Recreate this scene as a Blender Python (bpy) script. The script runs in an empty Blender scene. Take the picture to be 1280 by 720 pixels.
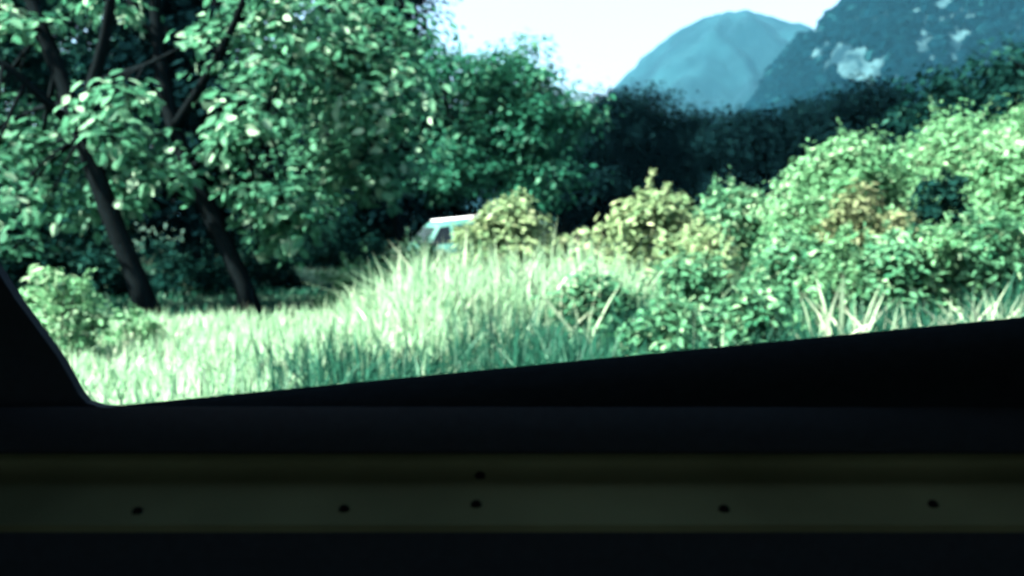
import bpy, bmesh, math, random
import numpy as np
from mathutils import Vector, Matrix

R = math.radians
S = bpy.context.scene
COL = S.collection
rng = np.random.default_rng(11)
random.seed(11)

# ------------------------------------------------------------------ camera
CAM_Z = 1.35
FPX = 1229.0                      # focal length in pixels of a 1280 px wide frame
PITCH = math.atan(85.0 / FPX)     # horizon lies 85 px above the frame centre
cam_d = bpy.data.cameras.new('camera')
cam = bpy.data.objects.new('camera', cam_d)
COL.objects.link(cam)
cam.location = (0, 0, CAM_Z)
cam.rotation_euler = (math.pi / 2 - PITCH, 0, 0)
cam_d.sensor_width = 36.0
cam_d.lens = 36.0 * FPX / 1280.0
cam_d.clip_start = 0.02
cam_d.clip_end = 20000
cam_d.dof.use_dof = True
cam_d.dof.focus_distance = 1.0
cam_d.dof.aperture_fstop = 6.8
S.camera = cam

# ------------------------------------------------------------------ light
SUN_EL, SUN_AZ = R(46), R(-70)     # azimuth from -Y towards -X
sun_dir = Vector((math.sin(SUN_AZ) * math.cos(SUN_EL), -math.cos(SUN_AZ) * math.cos(SUN_EL), math.sin(SUN_EL)))
W = bpy.data.worlds.new('World')
S.world = W
W.use_nodes = True
nt = W.node_tree
bg = nt.nodes['Background']
sky = nt.nodes.new('ShaderNodeTexSky')
sky.sky_type = 'NISHITA'
sky.sun_disc = False
sky.sun_elevation = SUN_EL
sky.sun_rotation = math.atan2(sun_dir.x, sun_dir.y)
sky.altitude = 100
sky.air_density = 1.0
sky.dust_density = 5.0
sky.ozone_density = 1.5
bg.inputs[1].default_value = 0.05
nt.links.new(sky.outputs[0], bg.inputs[0])

sl = bpy.data.lights.new('sun', 'SUN')
so = bpy.data.objects.new('sun', sl)
COL.objects.link(so)
sl.energy = 5.0
sl.angle = R(0.53)
sl.color = (1.0, 0.97, 0.88)
so.rotation_euler = sun_dir.to_track_quat('Z', 'Y').to_euler()
so.location = (-20, -10, 60)

S.view_settings.view_transform = 'Standard'
S.view_settings.look = 'None'
S.view_settings.gamma = 1.0
S.view_settings.exposure = 3.5
S.render.engine = 'CYCLES'
S.cycles.use_denoising = True
S.cycles.max_bounces = 6
S.cycles.diffuse_bounces = 3
S.cycles.glossy_bounces = 2
S.cycles.transmission_bounces = 3
S.cycles.transparent_max_bounces = 6
S.cycles.volume_bounces = 0
S.cycles.caustics_reflective = False
S.cycles.caustics_refractive = False


# ------------------------------------------------------------------ helpers
def at(px, py, Y):
    """world point that lies Y metres ahead along +Y on the line of sight of a photo position"""
    u = (px - 640.0) / FPX
    v = (360.0 - py) / FPX
    dy = math.cos(PITCH) + v * math.sin(PITCH)
    dz = -math.sin(PITCH) + v * math.cos(PITCH)
    return np.array([u / dy * Y, Y, CAM_Z + dz / dy * Y])


def sstep(a, b, x):
    t = np.clip((x - a) / (b - a), 0, 1)
    return t * t * (3 - 2 * t)


VAN = at(556, 300, 27.0)


def gz(x, y):
    x = np.asarray(x, float); y = np.asarray(y, float)
    far = np.clip((y - 3.0) / 6.0, 0, 1)
    z = 0.95 * sstep(1.0, 7.5, x) * sstep(6.0, 11.0, y) * (1 - sstep(30, 70, y))
    z = z + 0.10 * sstep(-2.5, 1.0, x) * sstep(7, 10, y) * (1 - sstep(14, 20, y))
    z = z + far * (0.05 * np.sin(x * 0.9 + 0.3 * y) * np.cos(y * 0.7 - 0.2 * x) + 0.03 * np.sin(x * 2.3 + 1.0) * np.sin(y * 2.9))
    d2 = ((x - VAN[0]) ** 2 + (y - VAN[1]) ** 2)
    z = z + np.exp(-d2 / 30.0) * 0.11 * (x - VAN[0])
    z = z - 0.20 * np.exp(-d2 / 40.0)
    z = z - 0.05 * (1 - sstep(2.5, 3.4, y))
    return z


def tag(o, label=None, cat=None, group=None, kind=None):
    if label: o['label'] = label
    if cat: o['category'] = cat
    if group: o['group'] = group
    if kind: o['kind'] = kind
    return o


def empty(name, loc, label=None, cat=None, group=None):
    o = bpy.data.objects.new(name, None)
    o.empty_display_size = 0.2
    COL.objects.link(o)
    o.location = [float(c) for c in loc]
    return tag(o, label, cat, group)


def mkobj(name, verts, faces, mat, parent=None, smooth=False, v=None, kind=None):
    """verts in world space; faces a list or an int array of equal-sized polygons"""
    verts = np.asarray(verts, float)
    if parent is not None:
        verts = verts - np.array(parent.location)
    me = bpy.data.meshes.new(name)
    if isinstance(faces, np.ndarray):
        k = faces.shape[1]
        me.vertices.add(len(verts))
        me.vertices.foreach_set('co', verts.astype(np.float32).ravel())
        me.loops.add(faces.size)
        me.loops.foreach_set('vertex_index', faces.astype(np.int32).ravel())
        me.polygons.add(len(faces))
        me.polygons.foreach_set('loop_start', np.arange(0, faces.size, k, dtype=np.int32))
        me.polygons.foreach_set('loop_total', np.full(len(faces), k, dtype=np.int32))
        me.update(calc_edges=True)
    else:
        me.from_pydata([tuple(p) for p in verts], [], faces)
        me.update()
    if v is not None:
        a = me.attributes.new('v', 'FLOAT', 'POINT')
        a.data.foreach_set('value', np.asarray(v, np.float32))
    if smooth:
        me.polygons.foreach_set('use_smooth', np.ones(len(me.polygons), bool))
    if mat: me.materials.append(mat)
    o = bpy.data.objects.new(name, me)
    COL.objects.link(o)
    if parent is not None: o.parent = parent
    if kind: o['kind'] = kind
    return o


def nrm(a):
    return a / np.maximum(np.linalg.norm(a, axis=-1, keepdims=True), 1e-9)


def rnd_dir(n):
    return nrm(rng.normal(size=(n, 3)))


# ------------------------------------------------------------------ materials
def new_mat(name):
    m = bpy.data.materials.new(name)
    m.use_nodes = True
    t = m.node_tree
    b = t.nodes['Principled BSDF']
    return m, t, b


def plain(name, col, rough=0.6, spec=0.3, bump=0.0, scale=20, var=0.25, metal=0.0):
    m, t, b = new_mat(name)
    n = t.nodes.new('ShaderNodeTexNoise'); n.inputs['Scale'].default_value = scale; n.inputs['Detail'].default_value = 6
    tc = t.nodes.new('ShaderNodeTexCoord'); t.links.new(tc.outputs['Object'], n.inputs['Vector'])
    r = t.nodes.new('ShaderNodeValToRGB')
    r.color_ramp.elements[0].position = 0.3; r.color_ramp.elements[1].position = 0.7
    r.color_ramp.elements[0].color = [c * (1 - var) for c in col] + [1]
    r.color_ramp.elements[1].color = [min(1, c * (1 + var)) for c in col] + [1]
    t.links.new(n.outputs[0], r.inputs[0]); t.links.new(r.outputs[0], b.inputs['Base Color'])
    b.inputs['Roughness'].default_value = rough
    b.inputs['Specular IOR Level'].default_value = spec
    b.inputs['Metallic'].default_value = metal
    if bump:
        bp = t.nodes.new('ShaderNodeBump'); bp.inputs['Strength'].default_value = bump
        t.links.new(n.outputs[0], bp.inputs['Height']); t.links.new(bp.outputs[0], b.inputs['Normal'])
    return m


def leaf_mat(name, c1, c2, c3=None, trans=0.3, rough=0.45, spec=0.35):
    m, t, b = new_mat(name)
    a = t.nodes.new('ShaderNodeAttribute'); a.attribute_name = 'v'
    r = t.nodes.new('ShaderNodeValToRGB')
    r.color_ramp.elements[0].color = list(c1) + [1]
    r.color_ramp.elements[1].color = list(c2) + [1]
    r.color_ramp.elements[1].position = 0.8 if c3 else 1.0
    if c3:
        e = r.color_ramp.elements.new(1.0); e.color = list(c3) + [1]
    t.links.new(a.outputs['Fac'], r.inputs[0])
    t.links.new(r.outputs[0], b.inputs['Base Color'])
    b.inputs['Roughness'].default_value = rough
    b.inputs['Specular IOR Level'].default_value = spec
    tr = t.nodes.new('ShaderNodeBsdfTranslucent')
    t.links.new(r.outputs[0], tr.inputs['Color'])
    mx = t.nodes.new('ShaderNodeMixShader'); mx.inputs[0].default_value = trans
    t.links.new(b.outputs[0], mx.inputs[1]); t.links.new(tr.outputs[0], mx.inputs[2])
    out = t.nodes['Material Output']
    t.links.new(mx.outputs[0], out.inputs['Surface'])
    return m


M = {}
M['bright'] = leaf_mat('broad_leaf', (0.008, 0.052, 0.030), (0.052, 0.175, 0.098), (0.23, 0.37, 0.25), spec=0.04, trans=0.48)
M['mid'] = leaf_mat('tree_leaf', (0.006, 0.045, 0.027), (0.014, 0.085, 0.048), (0.06, 0.17, 0.10), spec=0.04)
M['dark'] = leaf_mat('deep_shade_leaf', (0.0004, 0.0020, 0.0025), (0.0007, 0.0038, 0.0044), (0.0018, 0.008, 0.0085), trans=0.1, spec=0.0, rough=0.9)  # shade is put into this leaf colour, for backlit and shaded trees
M['shade'] = leaf_mat('shade_toned_leaf', (0.001, 0.008, 0.007), (0.003, 0.016, 0.013), (0.014, 0.05, 0.036), trans=0.15, spec=0.0, rough=0.9)  # leaf colour darkened to carry the shade under and behind trees
M['pale'] = leaf_mat('pale_weed_leaf', (0.06, 0.12, 0.055), (0.16, 0.23, 0.115), (0.25, 0.30, 0.17), trans=0.38, spec=0.05)
M['lime'] = leaf_mat('light_bush_leaf', (0.03, 0.11, 0.048), (0.09, 0.215, 0.105), (0.20, 0.31, 0.185), spec=0.04, trans=0.38)
M['green'] = leaf_mat('green_bush_leaf', (0.012, 0.064, 0.032), (0.052, 0.148, 0.075), (0.17, 0.28, 0.16), spec=0.04)
M['brown'] = leaf_mat('browning_leaf', (0.04, 0.07, 0.03), (0.085, 0.11, 0.055), (0.14, 0.17, 0.09), spec=0.05)
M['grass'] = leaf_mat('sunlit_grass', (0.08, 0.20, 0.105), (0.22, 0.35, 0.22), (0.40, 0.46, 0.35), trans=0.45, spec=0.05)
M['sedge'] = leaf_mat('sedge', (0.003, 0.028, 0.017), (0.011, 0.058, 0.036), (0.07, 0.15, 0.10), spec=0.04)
M['reed'] = leaf_mat('reed_blade', (0.12, 0.21, 0.13), (0.22, 0.30, 0.20), (0.32, 0.37, 0.27), trans=0.45, spec=0.05)
M['bark'] = plain('bark', (0.0025, 0.004, 0.0045), 0.95, 0.0, 0.6, 14)
M['stem'] = plain('green_stem', (0.04, 0.06, 0.035), 0.8, 0.2, 0.2, 30)
M['soil'] = plain('leaf_litter_soil', (0.010, 0.028, 0.016), 0.95, 0.1, 0.5, 2.5, 0.5)
M['asphalt'] = plain('asphalt', (0.05, 0.05, 0.05), 0.9, 0.3, 0.4, 90)
M['black_trim'] = plain('black_trim', (0.006, 0.010, 0.013), 0.8, 0.08, 0.08, 180, 0.15)
M['sill_rubber'] = plain('sill_rubber', (0.0035, 0.0055, 0.0065), 0.9, 0.0, 0.08, 180, 0.2)
M['olive_trim'] = plain('olive_trim', (0.044, 0.054, 0.028), 1.0, 0.0, 0.12, 9, 0.22)
M['screw'] = plain('blackened_steel', (0.003, 0.003, 0.003), 0.9, 0.0, 0, 50)
M['rubber'] = plain('tyre_rubber', (0.02, 0.02, 0.02), 0.85, 0.2, 0.1, 60)
M['lining'] = plain('roof_lining', (0.035, 0.04, 0.04), 0.95, 0.1, 0.1, 120)
M['car_paint'] = plain('dark_car_paint', (0.02, 0.028, 0.04), 0.3, 0.5, 0, 5, 0.05)
M['van_paint'] = plain('white_van_paint', (0.72, 0.76, 0.76), 0.3, 0.5, 0, 3, 0.04)
M['van_body'] = plain('pale_teal_van_paint', (0.03, 0.10, 0.085), 0.5, 0.1, 0, 3, 0.05)
M['van_glass'] = plain('dark_van_glass', (0.012, 0.02, 0.022), 0.15, 0.25, 0, 3, 0.1)
M['van_trim'] = plain('grey_van_trim', (0.05, 0.055, 0.055), 0.5, 0.4, 0, 8)
M['alloy'] = plain('wheel_metal', (0.4, 0.41, 0.42), 0.35, 0.5, 0, 8, 0.1, 0.8)
M['lamp'] = plain('headlamp_lens', (0.6, 0.63, 0.62), 0.1, 0.6, 0, 8, 0.05)
M['red_lamp'] = plain('tail_lamp_lens', (0.3, 0.02, 0.015), 0.15, 0.6, 0, 8, 0.05)


def hill_mat(name, veg, rock, lo, hi, scale):
    m, t, b = new_mat(name)
    tc = t.nodes.new('ShaderNodeTexCoord')
    mp = t.nodes.new('ShaderNodeMapping'); mp.inputs['Scale'].default_value = (1, 1, 0.35)
    t.links.new(tc.outputs['Object'], mp.inputs[0])
    n = t.nodes.new('ShaderNodeTexNoise'); n.inputs['Scale'].default_value = scale; n.inputs['Detail'].default_value = 8
    n.inputs['Roughness'].default_value = 0.62
    t.links.new(mp.outputs[0], n.inputs['Vector'])
    r = t.nodes.new('ShaderNodeValToRGB')
    r.color_ramp.elements[0].position = lo; r.color_ramp.elements[0].color = list(veg) + [1]
    r.color_ramp.elements[1].position = hi; r.color_ramp.elements[1].color = list(rock) + [1]
    t.links.new(n.outputs[0], r.inputs[0]); t.links.new(r.outputs[0], b.inputs['Base Color'])
    b.inputs['Roughness'].default_value = 0.95; b.inputs['Specular IOR Level'].default_value = 0.05
    return m


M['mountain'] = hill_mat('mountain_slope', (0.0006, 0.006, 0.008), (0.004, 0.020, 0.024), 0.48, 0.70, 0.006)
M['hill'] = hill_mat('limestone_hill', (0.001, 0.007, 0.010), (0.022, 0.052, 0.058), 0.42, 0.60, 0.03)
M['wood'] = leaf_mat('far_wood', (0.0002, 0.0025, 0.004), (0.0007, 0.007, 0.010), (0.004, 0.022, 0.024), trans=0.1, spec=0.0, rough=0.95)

# ------------------------------------------------------------------ setting: ground, road, hills
ys = np.concatenate([np.linspace(-280, -4, 20), np.linspace(-3.5, 40, 150), 40 * np.geomspace(1.03, 4050 / 40, 70)])
xs_in = np.linspace(-30, 30, 161)
xs = np.concatenate([-30 * np.geomspace(1.06, 3300 / 30, 40)[::-1], xs_in, 30 * np.geomspace(1.06, 3300 / 30, 40)])
XX, YY = np.meshgrid(xs, ys)
ZZ = gz(XX, YY)
nx, ny = len(xs), len(ys)
idx = np.arange(nx * ny).reshape(ny, nx)
F = np.stack([idx[:-1, :-1], idx[:-1, 1:], idx[1:, 1:], idx[1:, :-1]], -1).reshape(-1, 4)
o = mkobj('ground', np.stack([XX, YY, ZZ], -1).reshape(-1, 3), F, M['soil'], None, True)
tag(o, kind='structure')

o = mkobj('road', [(-250, -4.2, 0), (250, -4.2, 0), (250, 2.4, 0), (-250, 2.4, 0),
                   (-250, -4.4, -0.12), (250, -4.4, -0.12), (250, 2.6, -0.12), (-250, 2.6, -0.12)],
          [(0, 1, 2, 3), (0, 4, 5, 1), (2, 6, 7, 3), (1, 5, 6, 2), (3, 7, 4, 0)], M['asphalt'])
tag(o, kind='structure')


def fbm(x, y, oct=5, seed=0):
    r_ = np.random.default_rng(seed)
    z = np.zeros_like(x); a = 1.0; f = 1.0
    for _ in range(oct):
        for _k in range(3):
            th = r_.uniform(0, 6.28); ph = r_.uniform(0, 6.28)
            z = z + a / 3 * np.sin(f * (x * math.cos(th) + y * math.sin(th)) * 6.28 + ph)
        a *= 0.52; f *= 2.03
    return z


def ridge(name, prof, Y0, depth_front, depth_back, mat, rough, fscale, seed, nxr=260, nyr=90):
    px = np.array([p[0] for p in prof], float); py = np.array([p[1] for p in prof], float)
    P = np.array([at(a, b, Y0) for a, b in prof])
    xs_ = np.linspace(P[0, 0], P[-1, 0], nxr)
    top = np.interp(xs_, P[:, 0], P[:, 2])
    t = np.linspace(-1, 1, nyr)
    X_, T_ = np.meshgrid(xs_, t)
    Y_ = Y0 + np.where(T_ < 0, T_ * depth_front, T_ * depth_back)
    shape = np.where(T_ < 0, (1 + T_) ** 0.8, np.cos(T_ * math.pi / 2))
    Z_ = top[None, :] * shape - 3
    n_ = fbm(X_ / fscale, Y_ / fscale, 6, seed)
    n_ = n_ + 1.3 * (0.5 - np.abs(fbm(X_ / (fscale * 0.55) + 0.15 * n_, Y_ / (fscale * 1.6), 5, seed + 40)))
    Z_ = Z_ + n_ * rough * (1 - np.abs(T_) ** 6) * (0.25 + 0.75 * np.minimum(1, np.abs(T_) * 4))
    Z_ = np.maximum(Z_, -1.0)
    i_ = np.arange(nxr * nyr).reshape(nyr, nxr)
    F_ = np.stack([i_[:-1, :-1], i_[:-1, 1:], i_[1:, 1:], i_[1:, :-1]], -1).reshape(-1, 4)
    o_ = mkobj(name, np.stack([X_, Y_, Z_], -1).reshape(-1, 3), F_, mat, None, True)
    tag(o_, kind='structure')
    return X_, Y_, Z_


ridge('mountain', [(300, 230), (520, 200), (640, 180), (720, 150), (762, 116), (781, 94), (800, 76), (825, 54), (850, 36), (880, 19), (908, 12),
                   (935, 14), (965, 20), (1010, 31), (1060, 55), (1120, 85), (1250, 120), (1500, 180)], 2350, 900, 900, M['mountain'], 30, 560, 3)
HX, HY, HZ = ridge('hill', [(860, 262), (900, 225), (940, 170), (968, 128), (990, 85), (1012, 50), (1035, 22), (1060, -5), (1110, -40), (1180, -75),
                            (1260, -95), (1400, -110), (1650, -60), (1900, 60)], 1200, 400, 480, M['hill'], 16, 240, 8)

# far wood on the limestone hill: thousands of small crowns that read as one mass, with rock faces left open
ii = rng.integers(0, HX.shape[1], 19000); jj = rng.integers(4, int(HX.shape[0] * 0.72), 19000)
cx, cy, cz = HX[jj, ii], HY[jj, ii], HZ[jj, ii]
open_rock = fbm(cx / 64, cz / 225 + cy / 560, 4, 21)
pu = cx / cy * FPX + 640; pvv = 275 - (cz - CAM_Z) / cy * FPX
patch = sum(a_ * np.exp(-((pu - u_) / su) ** 2 - ((pvv - v0) / sv) ** 2) for u_, v0, su, sv, a_ in
            ((1052, 74, 20, 30, 1.3), (1018, 62, 16, 26, 1.1), (1146, 58, 11, 34, 1.2), (1186, 62, 11, 36, 1.1), (1060, 34, 26, 12, 1.0), (1172, 10, 12, 14, 1.0), (1085, 95, 14, 18, 1.0)))
keep = (0.45 * open_rock + patch + rng.normal(0, 0.18, len(cx)) < 0.56) & (cz > 0.5)
cx, cy, cz = cx[keep], cy[keep], cz[keep]
n = len(cx)
k = 16
C3 = np.stack([cx, cy, cz], -1)
rad = rng.uniform(3.6, 7.6, n)
d = rnd_dir(n * k).reshape(n, k, 3)
d[:, :, 2] = np.abs(d[:, :, 2]) * 1.1
pos = C3[:, None, :] + d * rad[:, None, None] * np.array([1, 1, 1.1])
nn = nrm(d + 0.5 * rnd_dir(n * k).reshape(n, k, 3))
a1 = nrm(np.cross(nn, rnd_dir(n * k).reshape(n, k, 3)))
a2 = np.cross(nn, a1)
s = rad[:, None, None] * 0.62
q = np.stack([pos - a1 * s - a2 * s * .6, pos + a1 * s - a2 * s, pos + a1 * s * .7 + a2 * s, pos - a1 * s + a2 * s * .8], 2).reshape(-1, 3)
vv = np.repeat(np.clip(np.repeat(rng.normal(0.45, 0.25, n), k) + rng.normal(0, 0.15, n * k), 0, 1), 4)
o = mkobj('distant_wood', q, np.arange(n * k * 4).reshape(-1, 4), M['wood'], None, False, vv)
tag(o, 'dark blue green wood clinging to the pale limestone hill', 'wood', kind='stuff')


# ------------------------------------------------------------------ leaf, blade and tube makers
def leaf_geo(P, A, N, L, Wd, far=False):
    """folded leaves as arrays of n: an ovate blade of two halves, or a plain four-point one for far crowns"""
    B = nrm(np.cross(A, N)); N = np.cross(B, A)
    L = L[:, None]; Wd = Wd[:, None]
    n_ = len(P)
    tip = P + L * A - .10 * L * N
    if far:
        V = np.stack([P, P + .45 * L * A + .55 * Wd * B, tip, P + .5 * L * A - .55 * Wd * B], 1).reshape(-1, 3)
        return V, np.arange(n_ * 4).reshape(-1, 4), 4
    pt = lambda t, w, h: (P + t * L * A + w * Wd * B + h * Wd * N)
    V = np.stack([P, pt(.14, .30, .07), pt(.42, .50, .10), pt(.74, .31, .02), tip, pt(.74, -.31, .02), pt(.42, -.50, .10), pt(.14, -.30, .07)], 1).reshape(-1, 3)
    b_ = np.arange(n_)[:, None] * 8
    F_ = np.concatenate([b_ + np.array([0, 4, 3, 2, 1]), b_ + np.array([0, 7, 6, 5, 4])], 0)
    return V, F_, 8


def blob_leaves(c, r, n, size, sub=7, up=0.7, out=0.6, droop=0.35, spread=0.38, fill=0.5):
    """leaf frames for one leafy mass: sub clusters sit on the mass, leaves gather round them"""
    c = np.asarray(c); r = np.asarray(r)
    sd = rnd_dir(sub)
    sc = sd * rng.uniform(fill, 0.95, (sub, 1))
    which = rng.integers(0, sub, n)
    off = sc[which] + rng.normal(size=(n, 3)) * spread * np.array([1, 1, 0.75])
    P = c + off * r
    dirs = nrm(off + 1e-6)
    N = nrm(out * dirs + up * np.array([0, 0, 1]) + 0.55 * rnd_dir(n))
    A = rnd_dir(n) + 0.4 * dirs - droop * np.array([0, 0, 1])
    A = nrm(A - N * np.sum(A * N, 1, keepdims=True))
    L = size * rng.uniform(0.65, 1.3, n)
    return P, A, N, L


class Tube:
    def __init__(self): self.V = []; self.F = []
    def add(self, pts, rads, sides=7, wob=0.0):
        pts = np.asarray(pts, float); m = len(pts)
        b0 = sum(len(v) for v in self.V)
        d_ = np.gradient(pts, axis=0); d_ = nrm(d_)
        ref = np.array([0.3, 1.0, 0.1])
        u = nrm(np.cross(d_, ref)); w = np.cross(d_, u)
        th = np.linspace(0, 2 * math.pi, sides, endpoint=False)
        ring = (np.cos(th)[None, :, None] * u[:, None, :] + np.sin(th)[None, :, None] * w[:, None, :])
        rr = np.asarray(rads)[:, None, None] * (1 + wob * rng.normal(size=(m, sides, 1)))
        V = pts[:, None, :] + ring * rr
        self.V.append(V.reshape(-1, 3))
        for i in range(m - 1):
            for j in range(sides):
                a = b0 + i * sides + j; b = b0 + i * sides + (j + 1) % sides
                self.F.append((a, b, b + sides, a + sides))
        self.F.append(tuple(b0 + (m - 1) * sides + j for j in range(sides)))
        self.F.append(tuple(b0 + j for j in reversed(range(sides))))
    def build(self, name, mat, parent, **k):
        return mkobj(name, np.concatenate(self.V), self.F, mat, parent, True, **k)


def bezier(p0, p1, p2, m):
    t = np.linspace(0, 1, m)[:, None]
    return (1 - t) ** 2 * p0 + 2 * t * (1 - t) * p1 + t * t * p2


def resample(poly, m):
    poly = np.asarray(poly, float)
    seg = np.r_[0, np.cumsum(np.linalg.norm(np.diff(poly, axis=0), axis=1))]
    t = np.linspace(0, seg[-1], m)
    out = np.stack([np.interp(t, seg, poly[:, i]) for i in range(3)], -1)
    for _ in range(2):
        out[1:-1] = 0.25 * out[:-2] + 0.5 * out[1:-1] + 0.25 * out[2:]
    return out


LEAF_VAR = {}


def single_leaf(matname, k):
    key = (matname, k)
    if key not in LEAF_VAR:
        V, F_, _n = leaf_geo(np.zeros((1, 3)), np.array([[1., 0, 0]]), np.array([[0, 0, 1.]]), np.array([1.0]), np.array([0.54 + 0.04 * k]))
        me = bpy.data.meshes.new('leaf')
        me.from_pydata([tuple(p) for p in V], [], [tuple(int(i) for i in f) for f in F_])
        a = me.attributes.new('v', 'FLOAT', 'POINT')
        a.data.foreach_set('value', np.full(8, 0.35 + 0.16 * k, np.float32))
        me.materials.append(M[matname])
        LEAF_VAR[key] = me
    return LEAF_VAR[key]


def tree(name, label, cat, trunk, trunk_r, limbs, blobs, leaf_mat_name, leaf, dens, group=None, single=0, wfrac=0.62,
         sub=7, up=0.7, droop=0.35, spread=0.38, twig=True, far=False):
    """trunk: world polyline from the ground up; limbs: list of (polyline, r0, r1); blobs: list of (centre, radii)"""
    base = np.array(trunk[0], float)
    root = empty(name, base, label, cat, group)
    t = Tube()
    pts = resample(trunk, 14)
    rr = np.interp(np.linspace(0, 1, 14), [0, .08, 1], [trunk_r * 1.45, trunk_r, trunk_r * 0.45])
    pts[0, 2] -= 0.12
    t.add(pts, rr, 10, 0.04)
    t.build('trunk', M['bark'], root)
    nodes = [pts[5:]]
    for pl, r0, r1 in limbs:
        b = Tube(); q_ = resample(pl, 9)
        b.add(q_, np.linspace(r0, r1, 9), 7, 0.05); b.build('branch', M['bark'], root)
        nodes.append(q_[3:])
    nodes = np.concatenate(nodes)
    tw = Tube(); GP = []; GA = []; GN = []; GL = []; GV = []
    for c, r in blobs:
        c = np.asarray(c, float); r = np.asarray(r, float)
        j = np.argmin(np.linalg.norm(nodes - c, axis=1) + 0.3 * np.abs(nodes[:, 2] - c[2] + 0.5) + rng.uniform(0, 1.2, len(nodes)))
        if twig:
            p0 = nodes[j]; mid = 0.5 * (p0 + c) + np.array([0, 0, 0.12]) * np.linalg.norm(c - p0) + rng.normal(size=3) * 0.05
            tr_ = min(trunk_r * 0.3, 0.012 + 0.012 * np.linalg.norm(c - p0))
            tw.add(bezier(p0, mid, c, 5), np.linspace(tr_, tr_ * 0.35, 5), 5)
            for _ in range(3):
                e = c + rnd_dir(1)[0] * r * 0.8
                tw.add(bezier(c, 0.5 * (c + e) + np.array([0, 0, .05]), e, 3), [tr_ * .35, tr_ * .25, tr_ * .12], 4)
        n_ = int(dens * float(np.prod(r)) ** (2 / 3.0) / leaf ** 2)
        P, A, N, L = blob_leaves(c, r, max(n_, 6), leaf, sub, up, 0.6, droop, spread)
        GP.append(P); GA.append(A); GN.append(N); GL.append(L)
        GV.append(np.clip(rng.normal(rng.normal(0.5, 0.16), 0.25, len(P)), 0, 1))
    if twig and tw.V:
        tw.build('twigs', M['bark'], root, kind='stuff')
    P = np.concatenate(GP); A = np.concatenate(GA); N = np.concatenate(GN); L = np.concatenate(GL); TV = np.concatenate(GV)
    if single:
        # the leaves that show largest stand as objects of their own
        u = P[:, 0] / P[:, 1] * FPX + 640; vv_ = 275 - (P[:, 2] - CAM_Z) / P[:, 1] * FPX
        inside = (u > 5) & (u < 1275) & (vv_ > 5)
        facing = np.abs(np.sum(N * nrm(P - np.array([0, 0, CAM_Z])), 1))
        score = L * (0.4 + facing) / P[:, 1] ** 2 * inside
        pick = np.argsort(-score)[:single]
        for i in pick:
            me = single_leaf(leaf_mat_name, int(rng.integers(0, 5)))
            lo = bpy.data.objects.new('leaf', me); COL.objects.link(lo); lo.parent = root
            a = A[i]; n_ = N[i]; b = np.cross(n_, a); b = b / np.linalg.norm(b)
            s_ = float(L[i])
            mt = Matrix(((a[0], b[0], n_[0], 0), (a[1], b[1], n_[1], 0), (a[2], b[2], n_[2], 0), (0, 0, 0, 1)))
            lo.matrix_basis = Matrix.Translation(Vector(P[i] - base)) @ mt @ Matrix.Scale(s_, 4)
        m_ = np.ones(len(P), bool); m_[pick] = False
        P, A, N, L, TV = P[m_], A[m_], N[m_], L[m_], TV[m_]
    V, F_, k_ = leaf_geo(P, A, N, L, L * wfrac * rng.uniform(0.8, 1.2, len(L)), far)
    v_ = np.repeat(TV, k_)
    o_ = mkobj('crown', V, F_, M[leaf_mat_name], root, False, v_)
    o_['kind'] = 'stuff'
    return root


def region_blobs(n, ell, Y, dY, r, Z=None):
    """leafy masses spread through upright ellipsoids given by photo positions (px, py, rx, ry)"""
    out = []
    for _ in range(n):
        e = ell[rng.integers(0, len(ell))] if len(ell[0]) == 4 else ell[rng.choice(len(ell), p=[q_[4] for q_ in ell])]
        th = rng.uniform(0, 2 * math.pi); k_ = math.sqrt(rng.uniform(0, 1))
        y_ = Y + rng.normal() * dY
        y_ = min(max(y_, Y - 2 * dY), Y + 2 * dY)
        px = e[0] + e[2] * k_ * math.cos(th); py = e[1] + e[3] * k_ * math.sin(th)
        q_ = r * rng.uniform(0.6, 1.25)
        out.append((at(px, py, y_), (q_ * 1.1, q_, q_ * 0.75)))
    return out


def gpt(px, Y):
    p = at(px, 300, Y)
    p[2] = float(gz(p[0], p[1]))
    return p


# ------------------------------------------------------------------ near trees on the left
T0 = gpt(188, 13.0)
tr = [T0, at(165, 330, 13.0), at(128, 245, 13.0), at(100, 165, 13.1), at(78, 95, 13.2), at(45, 25, 13.4), at(20, -60, 13.6), at(0, -170, 13.9)]
limbs = [([at(101, 165, 13.1), at(112, 110, 12.9), at(130, 70, 12.8), at(137, 10, 12.7), at(150, -90, 12.6)], 0.10, 0.05),
         ([at(110, 108, 12.95), at(145, 93, 12.7), at(185, 82, 12.5), at(225, 60, 12.3)], 0.05, 0.02),
         ([at(85, 152, 13.1), at(48, 118, 12.8), at(18, 88, 12.6), at(-30, 60, 12.5)], 0.07, 0.03),
         ([at(70, 80, 13.2), at(40, 30, 13.9), at(60, -60, 14.6)], 0.06, 0.03)]
bl = region_blobs(40, [(20, 70, 140, 120), (30, 210, 110, 90), (150, 215, 45, 60), (20, -60, 170, 90)], 14.3, 0.7, 0.52)
bl += region_blobs(9, [(10, 245, 80, 55), (140, 140, 35, 40)], 12.4, 0.3, 0.34)
tree('forked_tree', 'leaning forked tree with a dark trunk and bright broad leaves beside the shrub', 'tree', tr, 0.14, limbs, bl, 'bright', 0.175, 14, single=200)

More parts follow.
